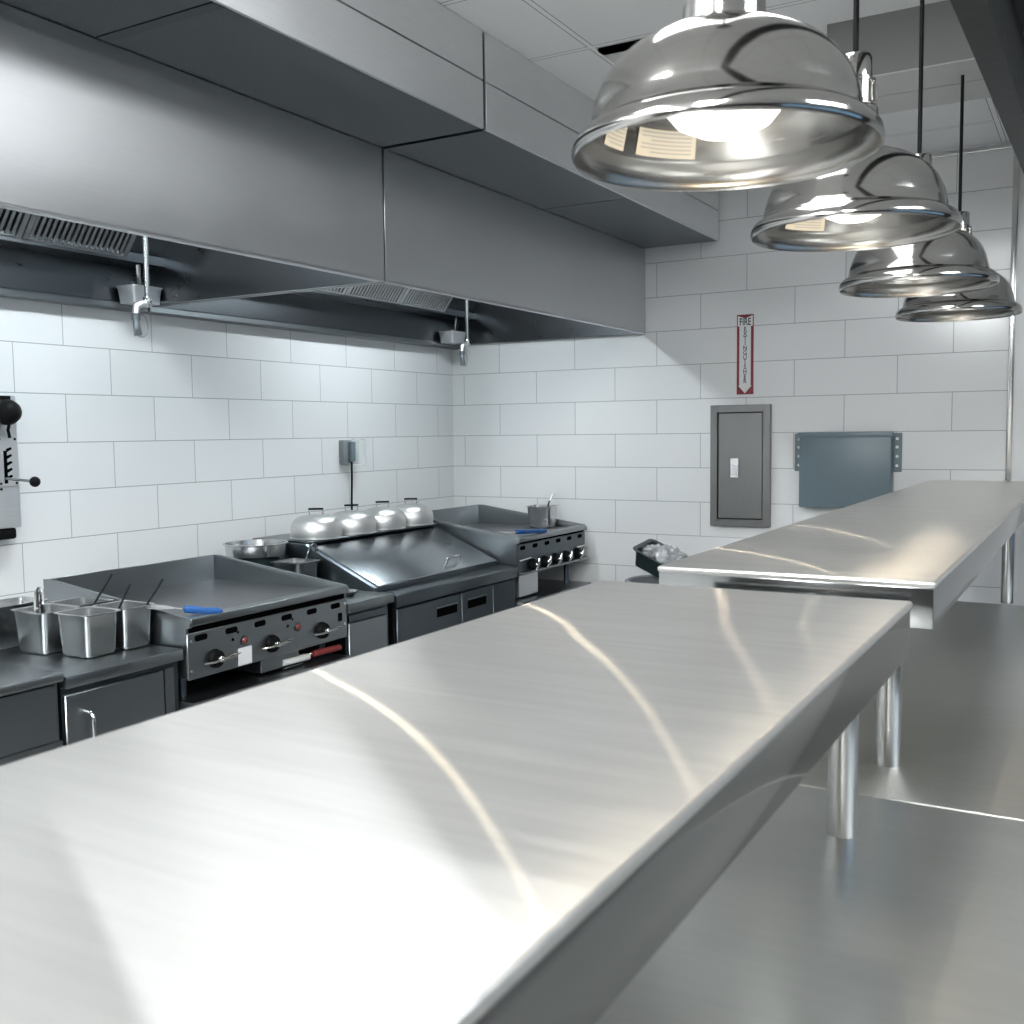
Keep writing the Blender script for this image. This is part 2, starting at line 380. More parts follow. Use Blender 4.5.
# ------------------------------------------------------------------ exhaust hoods
HZ0, HZ1, HX = 2.135, 2.633, 1.392
def hood(ya, yb, label, filters_end, nf):
    h = thing('exhaust_hood', label, 'exhaust hood', (HX/2, (ya+yb)/2, HZ0), 'stainless exhaust hoods on the left wall')
    t = .012
    fp = MB(); fp.box(HX-t, HX, ya, yb, HZ0, HZ1, .002, 1).box(HX-.03, HX, ya, yb, HZ0-.004, HZ0+.006, .002, 1)
    fp.build('front_panel', M['hood'], h)
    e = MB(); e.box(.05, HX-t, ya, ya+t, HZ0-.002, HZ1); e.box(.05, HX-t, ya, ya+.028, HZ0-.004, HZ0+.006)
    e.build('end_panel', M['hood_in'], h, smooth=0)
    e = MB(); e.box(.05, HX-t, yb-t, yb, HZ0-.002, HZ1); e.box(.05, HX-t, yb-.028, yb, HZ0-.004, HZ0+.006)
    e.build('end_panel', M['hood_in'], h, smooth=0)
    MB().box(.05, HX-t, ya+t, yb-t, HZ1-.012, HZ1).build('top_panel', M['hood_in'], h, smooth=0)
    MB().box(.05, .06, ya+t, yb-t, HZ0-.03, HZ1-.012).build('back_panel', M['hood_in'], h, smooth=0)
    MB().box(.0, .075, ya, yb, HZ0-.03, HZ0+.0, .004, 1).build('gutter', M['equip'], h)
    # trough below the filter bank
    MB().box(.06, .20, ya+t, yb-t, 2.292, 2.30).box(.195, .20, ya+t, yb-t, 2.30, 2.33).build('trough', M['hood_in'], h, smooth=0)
    ang = math.radians(52); L = .40
    dx, dz = math.cos(ang), math.sin(ang)
    def rot_on(y0_):
        # local: u along y, v up the slope, w outwards (towards +x, down)
        return Matrix(((0, dx, dz, .175), (1, 0, 0, y0_), (0, dz, -dx, 2.305), (0, 0, 0, 1)))
    wdt = .492
    for k in range(nf):
        y0_ = filters_end-(k+1)*wdt
        b = MB(); T = rot_on(y0_)
        fr = .022
        b.box(0, wdt-.006, 0, fr, -.02, .02, M=T).box(0, wdt-.006, L-fr, L, -.02, .02, M=T)
        b.box(0, fr, 0, L, -.02, .02, M=T).box(wdt-.006-fr, wdt-.006, 0, L, -.02, .02, M=T)
        n = 17
        for q in range(n):
            u = fr + (q+.5)*(wdt-.006-2*fr)/n
            b.box(u-.0068, u+.0068, fr, L-fr, .004, .014, M=T)
        b.box(0, wdt-.006, 0, L, -.022, -.018, M=T)
        g = b.build('grease_filter', M['filter'], h, smooth=0)
        b2 = MB().box(fr, wdt-.006-fr, fr, L-fr, -.0175, -.012, M=T)
        b2.build('filter_backing', M['void'], g, smooth=0)
    T = rot_on(filters_end)
    MB().box(.004, yb-t-filters_end, 0, L, -.012, -.004, M=T).build('blank_panel', M['hood_in'], h, smooth=0)
    rest = filters_end-nf*wdt
    if rest-ya > .06:
        T = rot_on(ya+t)
        MB().box(0, rest-ya-t-.004, 0, L, -.012, -.004, M=T).build('blank_panel', M['hood_in'], h, smooth=0)
    return h
hood(-6.8, -2.594, 'long stainless exhaust hood section on the left, nearer the camera', -2.80, 6)
hood(-2.586, -.004, 'shorter stainless exhaust hood section ending at the back wall', -.38, 4)
# lights inside the hood canopies
def hood_light(x, y, label):
    t = thing('hood_light', label, 'light fixture', (x, y, HZ1), 'lights inside the hoods')
    MB().box(x-.09, x+.09, y-.32, y+.32, HZ1-.035, HZ1-.013, .004, 1).build('housing', M['plenum'], t)
    MB().box(x-.075, x+.075, y-.30, y+.30, HZ1-.045, HZ1-.0355, .003, 1).build('lens', M['hoodlight'], t)
hood_light(.80, -1.25, 'bright rectangular light fixed inside the far hood')
hood_light(.80, -3.25, 'bright rectangular light inside the near hood, next to the dividing panel')
hood_light(.80, -5.0, 'bright rectangular light inside the near hood, farther from the dividing panel')

def grease_cup(y, label):
    t = thing('grease_cup', label, 'grease cup', (.13, y, 2.115), 'steel grease cups under the filters')
    MB().loft([(.05, .070, .012, 2.125), (.056, .078, .014, 2.19), (.060, .082, .015, 2.195), (.060, .082, .015, 2.199), (.053, .075, .013, 2.199), (.047, .067, .012, 2.130)], (.135, y, 0)).build('cup', M['plenum'], t)
    MB().tube([(.16, y-.02, 2.20), (.18, y-.04, 2.24), (.20, y-.06, 2.285)], .010, 8).build('drain_spout', M['chrome'], t)
grease_cup(-2.69, 'steel grease cup below the left filter row beside the hanging pipe')
grease_cup(-.20, 'steel grease cup in the far hood corner near the back wall')
def suppression_pipe(x, y, label):
    t = thing('suppression_pipe', label, 'fire suppression pipe', (x, y, 2.56), 'fire suppression drop pipes')
    MB().cyl((x, y, 2.085), (x, y, 2.6215), .0105, 16).build('pipe', M['leg'], t)
    MB().cyl((x, y, 2.06), (x, y, 2.10), .017, 16, bev=.003).build('coupling', M['chrome'], t)
    MB().tube([(x, y, 2.075), (x, y-.03, 2.07), (x, y-.055, 2.058), (x, y-.06, 2.03)], .013, 12).build('elbow', M['plenum'], t)
    n = MB(); n.cyl((x, y-.06, 2.03), (x, y-.06, 2.005), .017, 14).cyl((x, y-.06, 2.005), (x+.004, y-.055, 1.945), .013, 14, .016, bev=.002)
    n.build('nozzle', M['equip'], t)
    MB().tube([(x, y-.035+.032*math.sin(a), 1.985+.045*math.cos(a)) for a in [2*PI*k/24 for k in range(25)]], .0016, 6).build('cap_ring', M['equip'], t)
suppression_pipe(.50, -2.965, 'thin steel fire suppression pipe with nozzle and ring below the near hood')
suppression_pipe(.50, -.60, 'thin steel fire suppression pipe with nozzle below the far hood')

# ------------------------------------------------------------------ supply plenum boxes
PX0, PX1, PZ0, PZ1 = HX, 1.85, 2.633, ZC
def plenum(ya, yb, seams, label):
    p = thing('supply_plenum', label, 'air supply box', ((PX0+PX1)/2, (ya+yb)/2, PZ0), 'supply air boxes along the hood front')
    MB().box(PX0+.02, PX1-.012, ya+.004, yb-.004, PZ0+.012, PZ1-.002).build('body', M['hood_in'], p, smooth=0)
    MB().box(PX1-.012, PX1, ya+.008, yb-.008, PZ0, 2.798, .0015, 1).build('lower_front_panel', M['plenum'], p)
    MB().box(PX1-.012, PX1, ya+.008, yb-.008, 2.803, PZ1-.001, .0015, 1).build('upper_front_panel', M['plenum'], p)
    MB().box(PX1-.014, PX1-.001, ya, ya+.007, PZ0, PZ1-.001).build('edge_strip', M['leg'], p, smooth=0)
    ed = [ya+.008]+seams+[yb-.008]
    for a, b in zip(ed, ed[1:]):
        MB().box(PX0+.004, PX1-.013, a+.04, b-.004, PZ0, PZ0+.0115).build('perforated_panel', M['perf'], p, smooth=0)
        MB().box(PX0+.004, PX1-.013, a, a+.04, PZ0-.001, PZ0+.0115).build('seam_strip', M['equip_dark'], p, smooth=0)
plenum(-6.8, -2.592, [-5.16, -3.88], 'stainless supply air box above the near hood with perforated underside')
plenum(-2.588, -.004, [-1.303], 'stainless supply air box above the far hood, reaching the back wall')

# ------------------------------------------------------------------ pass shelves
SZ = 1.27
def pass_shelf(xa, xb, ya, yb, legs, label):
    s = thing('pass_shelf', label, 'shelf', ((xa+xb)/2, (ya+yb)/2, .9), 'stainless pass shelves')
    MB().box(xa, xb, ya, yb, SZ-.013, SZ, .005, 3).build('shelf_top', M['shelf'], s)
    zb = SZ-.088
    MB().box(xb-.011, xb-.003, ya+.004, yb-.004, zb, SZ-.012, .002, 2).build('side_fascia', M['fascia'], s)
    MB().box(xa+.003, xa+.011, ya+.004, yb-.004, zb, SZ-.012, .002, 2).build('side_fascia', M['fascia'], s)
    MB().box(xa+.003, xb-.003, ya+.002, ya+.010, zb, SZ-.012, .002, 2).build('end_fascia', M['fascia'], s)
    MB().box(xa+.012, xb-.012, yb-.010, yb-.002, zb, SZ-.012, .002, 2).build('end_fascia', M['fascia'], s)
    for (lx, ly) in legs:
        l = MB().cyl((lx, ly, .90), (lx, ly, SZ-.014), .0235, 28).build('leg', M['leg'], s)
pass_shelf(2.99, 3.545, -7.2, -4.075, [(3.457, -4.168), (3.08, -4.168), (3.457, -5.9), (3.08, -5.9)], 'near stainless pass shelf with scratched top filling the foreground')
pass_shelf(3.01, 3.548, -3.845, -.006, [(3.459, -3.775), (3.10, -3.775), (3.512, -1.66), (3.10, -1.66)], 'far stainless pass shelf running up to the tiled back wall')
def worktop(xa, xb, ya, yb, label):
    s = thing('steel_worktop', label, 'counter', ((xa+xb)/2, (ya+yb)/2, 0), 'stainless counters under the pass shelves')
    MB().box(xa, xb, ya, yb, .868, .90, .004, 2).build('countertop', M['worktop'], s)
    MB().box(xa+.03, xb-.06, ya+.02, yb-.02, .12, .868).build('cabinet_body', M['equip'], s, smooth=0)
    for lx in (xa+.08, xb-.12):
        for ly in (ya+.08, yb-.08):
            MB().cyl((lx, ly, 0), (lx, ly, .12), .022, 16).build('leg', M['leg'], s)
worktop(2.95, 4.05, -7.6, -3.975, 'near stainless counter below the front pass shelf')
worktop(2.95, 4.05, -3.969, -1.70, 'far stainless counter below the back pass shelf')

# ------------------------------------------------------------------ heat lamps
LX = 3.343
def heat_lamp(y, z, label, stickers=True):
    t = thing('heat_lamp', label, 'heat lamp', (LX, y, z), 'polished heat lamps hanging over the shelves')
    pr = [(.2050,.0),(.2070,.003),(.2078,.008),(.2055,.019),(.1990,.028),(.1935,.032),(.1880,.034),(.1850,.037),(.1825,.039),(.1790,.059),(.1730,.081),(.1640,.101),(.1510,.119),(.1330,.135),(.1100,.149),(.0860,.159),(.0680,.165),(.0590,.168),(.0550,.172),(.0510,.178)]
    MB().lathe(pr, (LX, y, z), 72).build('shade', M['lamp'], t, smooth=50)
    pin = [(.0450,.172),(.0650,.161),(.1080,.145),(.1480,.116),(.1690,.081),(.1785,.039),(.1840,.035),(.1900,.031),(.1960,.026),(.2020,.018),(.2040,.008),(.2045,.0005),(.2050,.0)]
    MB().lathe(pin, (LX, y, z), 72).build('reflector', M['lamp_in'], t, smooth=50)
    n = MB()
    n.lathe([(.0,.172),(.055,.172),(.055,.198),(.047,.204),(.045,.250),(.042,.256),(.038,.258),(.0375,.300),(.040,.302),(.040,.308),(.033,.312),(.0325,.352),(.030,.358),(.0,.360)], (LX, y, z), 32)
    for k in range(10):
        a = 2*PI*k/10
        n.box(-.003, .003, .030, .043, .262, .30, M=Matrix.Translation((LX, y, z)) @ Matrix.Rotation(a, 4, 'Z'))
    n.build('socket', M['lamp'], t)
    MB().lathe([(.0,.026),(.034,.030),(.064,.044),(.082,.066),(.086,.084),(.076,.112),(.050,.142),(.032,.160),(.026,.168),(0,.169)], (LX, y, z), 40).build('bulb', M['bulb'], t)
    MB().cyl((LX, y, z+.355), (LX, y, ZC-.03), .0058, 10).build('cord', M['black'], t)
    MB().lathe([(0,ZC-z-.028),(.03,ZC-z-.028),(.055,ZC-z-.02),(.06,ZC-z-.002),(0,ZC-z-.002)], (LX, y, z), 28).build('ceiling_canopy', M['black'], t)
    lt = bpy.data.lights.new('filament', 'POINT'); lt.energy = .6; lt.color = (1., .84, .62); lt.shadow_soft_size = .006
    lo = bpy.data.objects.new('filament', lt); COL.objects.link(lo); lo.parent = t; lo.location = (0, 0, .018)
    if stickers:
        # two paper notices on the inner wall of the shade
        for ac, da in ((math.radians(139), .29), (math.radians(173), .15)):
            vs, fs = [], []
            N = 8
            for q in range(N+1):
                a = ac-da + 2*da*q/N
                for (r, zz) in ((.1765,.042),(.1665,.080)):
                    vs.append((LX+r*math.cos(a), y+r*math.sin(a), z+zz))
            for q in range(N): fs.append((2*q, 2*q+1, 2*q+3, 2*q+2))
            st = MB().raw(vs, fs).build('paper_notice', M['sticker'], t)
            lv, lf = [], []
            for i in range(6):
                tt = .14 + .72*i/5
                r = .1765-.0100*tt-.0009; zz = .042+.038*tt
                a0, a1 = ac-da*.86, ac+da*(.86 if i % 3 else .5)
                for q in range(7):
                    a = a0+(a1-a0)*q/6
                    lv.append((LX+r*math.cos(a), y+r*math.sin(a), z+zz)); lv.append((LX+(r-.0005)*math.cos(a), y+(r-.0005)*math.sin(a), z+zz+.0017))
                b0 = i*14
                for q in range(6): lf.append((b0+2*q, b0+2*q+1, b0+2*q+3, b0+2*q+2))
            MB().raw(lv, lf).build('print_line', M['outlet'], st)
    return t
heat_lamp(-4.43, 1.922, 'largest and nearest polished dome heat lamp with lit bulb and paper notices inside')
heat_lamp(-3.593, 1.948, 'second polished dome heat lamp from the camera')
heat_lamp(-2.756, 1.934, 'third polished dome heat lamp from the camera', False)
heat_lamp(-1.847, 1.940, 'farthest and smallest polished dome heat lamp by the back wall', False)

# ------------------------------------------------------------------ black steel frame over the pass
fr = thing('overhead_beam', 'black bolted steel beam and post crossing the top right corner', 'beam', (3.55, -2.2, 2.2))
by0, by1 = -6.2, -.02
def bz(y): return 2.449 + .047*(y+3.436)
def beam(x0, x1, za, zb):
    m = MB()
    vs = []
    for y in (by0, by1):
        for x, z in ((x0, za), (x1, za), (x1, zb), (x0, zb)): vs.append((x, y, bz(y)+z))
    m.raw(vs, [(0,1,2,3),(7,6,5,4),(0,4,5,1),(1,5,6,2),(2,6,7,3),(3,7,4,0)])
    return m
beam(3.555, 3.565, .0, .19).build('beam_web', M['iron'], fr, smooth=0)
beam(3.500, 3.565, -.01, .0).build('beam_flange', M['iron'], fr, smooth=0)
beam(3.555, 3.62, .19, .20).build('beam_flange', M['iron'], fr, smooth=0)
for y in (-3.9, -3.45, -3.0, -2.55, -2.1, -1.65):
    MB().cyl((3.545, y, bz(y)+.10), (3.556, y, bz(y)+.10), .011, 6).build('bolt', M['iron'], fr)
MB().box(3.568, 3.612, -2.96, -2.90, bz(-2.9)+.20, ZC-.001, .003, 1).build('post', M['iron'], fr)

# ------------------------------------------------------------------ things on the back wall
def text_mesh(body, size):
    cu = bpy.data.curves.new('lettering', 'FONT'); cu.body = body; cu.size = size; cu.align_x = 'CENTER'; cu.align_y = 'CENTER'
    cu.extrude = 0.0002; cu.offset = size*.018
    o = bpy.data.objects.new('lettering', cu); COL.objects.link(o)
    bpy.context.view_layer.update()
    me = bpy.data.meshes.new_from_object(o.evaluated_get(bpy.context.evaluated_depsgraph_get()))
    bpy.data.objects.remove(o); bpy.data.curves.remove(cu)
    return me
def add_text(mb, body, size, x, z, y, sx=1.0):
    me = text_mesh(body, size)
    b = bmesh.new(); b.from_mesh(me); bpy.data.meshes.remove(me)
    bmesh.ops.transform(b, matrix=Matrix(((sx,0,0,x),(0,0,-1,y),(0,1,0,z),(0,0,0,1))), verts=b.verts)
    mb._merge(b)
sx0, sx1, sz0, sz1 = 1.958, 2.055, 1.750, 2.204
s = thing('fire_extinguisher_sign', 'tall narrow red and white FIRE EXTINGUISHER arrow sign on the back wall', 'sign', ((sx0+sx1)/2, -.001, (sz0+sz1)/2))
MB().box(sx0, sx1, -.005, -.001, sz0, sz1).build('sign_plate', M['red'], s, smooth=0)
cx = (sx0+sx1)/2
wp = MB()
# white head block with notched top
wp.prism([(sx0+.005, sz1-.006), (cx, sz1-.022), (sx1-.005, sz1-.006), (sx1-.005, sz1-.066), (sx0+.005, sz1-.066)], 'y', -.0058, -.0051)
# white arrow shaft and head
wp.prism([(sx0+.015, sz1-.066), (sx1-.015, sz1-.066), (sx1-.015, sz0+.050), (sx1-.009, sz0+.050), (cx, sz0+.006), (sx0+.009, sz0+.050), (sx0+.015, sz0+.050)], 'y', -.0058, -.0051)
wp.build('arrow_field', M['signwhite'], s, smooth=0)
tm = MB()
add_text(tm, 'FIRE', .056, cx, sz1-.043, -.0061, .66)
for i, ch in enumerate('EXTINGUISHER'):
    add_text(tm, ch, .036, cx, sz1-.084 - i*.0268, -.0061, .86)
tm.build('lettering', M['ink'], s, smooth=0)

c = thing('extinguisher_cabinet', 'grey steel wall cabinet with a small white pull handle', 'cabinet', (1.98, 0, 1.34))
ca, cb_, cz0, cz1 = 1.811, 2.163, .988, 1.690
fm = MB(); d = .035
fm.box(ca, ca+.042, -d, -.001, cz0, cz1, .0015, 1).box(cb_-.042, cb_, -d, -.001, cz0, cz1, .0015, 1).box(ca+.038, cb_-.038, -d, -.001, cz1-.042, cz1, .0015, 1).box(ca+.038, cb_-.038, -d, -.001, cz0, cz0+.042, .0015, 1)
fm.build('frame', M['cabsteel'], c)
MB().box(ca+.046, cb_-.046, -d+.010, -d+.022, cz0+.046, cz1-.046, .002, 1).build('door', M['cabsteel'], c)
MB().box(ca+.036, cb_-.036, -d+.0225, -.002, cz0+.036, cz1-.036).build('backing', M['void'], c, smooth=0)
hd = MB(); hd.box(ca+.118, ca+.170, -d+.003, -d+.010, 1.270, 1.385, .003, 1)
hd = hd.build('handle_plate', M['chrome'], c)
MB().box(ca+.128, ca+.160, -d-.006, -d+.004, 1.284, 1.345, .003, 1).build('pull_tab', M['white'], hd)

j = thing('metal_wall_box', 'blue-grey enamelled metal box with slotted side flanges on the back wall', 'wall box', (2.57, 0, 1.3))
MB().box(2.340, 2.826, -.085, -.001, 1.115, 1.512, .006).build('box_body', M['greybox'], j)
MB().box(2.332, 2.834, -.089, -.06, 1.500, 1.528, .003).build('top_lip', M['greybox'], j)
for a, b in ((2.296, 2.345), (2.82, 2.868)):
    bk = MB().box(a, b, -.010, -.001, 1.312, 1.522, .002, 1).build('mounting_flange', M['greybox'], j)
    sl = MB()
    for z in (1.345, 1.395, 1.445, 1.49): sl.cyl(((a+b)/2, -.0115, z), ((a+b)/2, -.009, z), .008, 12)
    sl.build('screw_hole', M['white'], bk)

# waste bin with a foil-filled dark pan on it
bn = thing('waste_bin', 'grey round waste bin by the back wall, its rim just above the shelf edge', 'bin', (1.68, -.42, 0))
MB().lathe([(0,.0),(.165,.0),(.175,.02),(.205,.68),(.222,.685),(.224,.705),(.210,.71),(.198,.70),(.168,.03),(0,.03)], (1.68, -.42, 0), 48).build('bin_body', M['bin'], bn)
RT = Matrix.Translation((1.645, -.36, .800)) @ Matrix.Rotation(math.radians(24), 4, 'Y') @ Matrix.Rotation(math.radians(8), 4, 'X')
fp = thing('foil_pan', 'dark tilted pan heaped with crumpled foil on the waste bin', 'pan', (1.645, -.36, .800))
MB().loft([(.125,.10,.03,-.055),(.145,.12,.035,.035),(.162,.136,.04,.040),(.162,.136,.04,.044),(.140,.115,.033,.042),(.12,.095,.028,-.048)], (0,0,0), M=RT).build('pan_body', M['darkpan'], fp)
fo = MB()
def blob(mb, c, sx, sy, sz, rough, M4):
    b = bmesh.new(); bmesh.ops.create_icosphere(b, subdivisions=4, radius=1)
    from mathutils import noise
    for vv in b.verts:
        k = 1 + rough*noise.noise(vv.co*2.6+Vector(c)*9) + rough*.6*noise.noise(vv.co*6.5)
        vv.co = Vector((c[0]+vv.co.x*sx*k, c[1]+vv.co.y*sy*k, c[2]+vv.co.z*sz*k))
    bmesh.ops.transform(b, matrix=M4, verts=b.verts); mb._merge(b)
blob(fo, (.035, 0, .035), .085, .095, .065, .45, RT); blob(fo, (-.06, .01, .02), .07, .085, .035, .5, RT)
fo.build('foil', M['foil'], fp, smooth=20)

# ------------------------------------------------------------------ things on the left wall
mc = thing('wall_dispenser', 'grey metal wall unit with black knob and notched lever at the left edge', 'wall unit', (0, -3.45, 1.45))
MB().box(.001, .08, -3.70, -3.268, 1.195, 1.716, .003, 1).build('housing', M['plenum'], mc)
MB().box(.08, .084, -3.69, -3.272, 1.36, 1.557, .001, 1).build('lever_plate', M['plenum'], mc)
kb = MB().lathe([(0,.0),(.040,.0),(.050,.012),(.050,.030),(.040,.055),(.020,.068),(0,.071)], (.08, -3.322, 1.65), 32, Matrix.Rotation(PI/2, 4, 'Y')).build('knob', M['black'], mc)
MB().tube([(.11, -3.322, 1.605), (.10, -3.322, 1.58), (.10, -3.316, 1.55)], .006, 8).build('pointer', M['black'], kb)
MB().box(.08, .095, -3.345, -3.30, 1.698, 1.714, .002, 1).build('knob_stop', M['black'], mc)
sl = MB(); sl.box(.084, .0855, -3.336, -3.322, 1.372, 1.500)
for k in range(5): sl.prism([(-3.324, 1.385+k*.027), (-3.300, 1.398+k*.027), (-3.304, 1.406+k*.027), (-3.324, 1.399+k*.027)], 'x', .084, .0855)
sl.build('notched_slot', M['void'], mc, smooth=0)
lv = MB().tube([(.075, -3.332, 1.392), (.12, -3.318, 1.388), (.185, -3.285, 1.380)], .0055, 10).build('lever', M['equip'], mc)
MB().lathe([(0,-.021),(.010,-.0185),(.0185,-.010),(.021,0),(.0185,.010),(.010,.0185),(0,.021)], (.192, -3.281, 1.378), 24).build('lever_ball', M['black'], lv)
MB().box(.004, .074, -3.68, -3.285, 1.150, 1.196, .012, 3).build('foot', M['black'], mc)
for (y, z) in ((-3.285, 1.545), (-3.352, 1.545), (-3.285, 1.372), (-3.352, 1.372), (-3.352, 1.562), (-3.352, 1.35)):
    MB().cyl((.083, y, z), (.0865, y, z), .005, 10).build('screw', M['iron'], mc)

ol = thing('wall_outlet', 'grey weatherproof wall outlet with clear cover above the steel domes', 'outlet', (0, -1.13, 1.45))
MB().box(.001, .035, -1.205, -1.118, 1.378, 1.515, .006).build('outlet_box', M['outlet'], ol)
MB().box(.035, .062, -1.165, -1.125, 1.39, 1.505, .006).build('plug', M['greybox'], ol)
MB().box(.012, .085, -1.118, -1.060, 1.372, 1.520, .010, 3).build('clear_cover', M['clear'], ol)
tag(MB().tube([(.045, -1.145, 1.40), (.045, -1.147, 1.3), (.042, -1.15, 1.15), (.04, -1.15, .98)], .006, 8).build('power_cord', M['black']), 'black power cord dropping from the wall outlet behind the domes', 'cord')

# ------------------------------------------------------------------ cook line
XF = 1.02
# far-left cabinet
a = thing('base_cabinet', 'low stainless cabinet at the far left edge with a plain front', 'cabinet', (.6, -4.4, 0))
MB().box(.10, XF-.03, -5.0, -3.800, .10, .79).build('cabinet_body', M['equip'], a, smooth=0)
MB().box(.08, XF+.005, -5.0, -3.796, .792, .822, .008, 3).build('worktop', M['equip'], a)
MB().box(XF-.03, XF-.016, -4.98, -3.815, .605, .785, .003, 1).build('front_panel', M['panel'], a)
MB().box(XF-.03, XF-.006, -4.98, -3.805, .585, .606, .002, 1).build('bottom_rail', M['equip'], a)
for y in (-4.9, -3.88):
    for x in (.2, .9): MB().cyl((x, y, 0), (x, y, .10), .022, 12).build('leg', M['iron'], a)
# cabinet with door and handle, left of the griddle
b = thing('base_cabinet', 'low stainless cabinet with a handled door, left of the large griddle', 'cabinet', (.6, -3.56, 0))
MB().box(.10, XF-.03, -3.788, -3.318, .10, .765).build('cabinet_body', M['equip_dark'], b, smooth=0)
MB().box(.08, XF, -3.789, -3.316, .764, .804, .004, 2).build('worktop', M['equip'], b)
dr = MB().box(XF-.03, XF-.012, -3.786, -3.395, .22, .742, .003, 1).build('door', M['panel'], b)
hz = .655
MB().tube([(XF-.012, -3.715, hz+.02), (XF+.012, -3.715, hz+.02), (XF+.022, -3.715, hz+.012), (XF+.026, -3.715, hz-.004), (XF+.026, -3.715, hz-.10), (XF+.012, -3.715, hz-.115), (XF-.012, -3.715, hz-.115)], .0075, 12).build('handle', M['chrome'], dr)
MB().box(XF-.03, XF-.02, -3.385, -3.345, .2, .742).build('hinge_strip', M['equip'], b, smooth=0)
for y in (-3.74, -3.37):
    for x in (.2, .9): MB().cyl((x, y, 0), (x, y, .10), .022, 12).build('leg', M['iron'], b)

def stand(ya, yb, label):
    s = thing('equipment_stand', label, 'stand', (.6, (ya+yb)/2, 0), 'steel stands under the griddles')
    MB().box(.22, XF+.03, ya, yb, .575, .608, .004, 2).build('stand_top', M['equip'], s)
    MB().box(.24, XF-.02, ya+.02, yb-.02, .20, .225).build('under_shelf', M['equip_dark'], s, smooth=0)
    for y in (ya+.04, yb-.04):
        for x in (.27, XF-.05): MB().box(x-.02, x+.02, y-.02, y+.02, 0, .576).build('leg', M['equip'], s, smooth=0)
stand(-3.305, -2.425, 'dark steel stand with a low shelf carrying the large left griddle')
stand(-.945, -.06, 'dark steel stand carrying the griddle in the back corner')

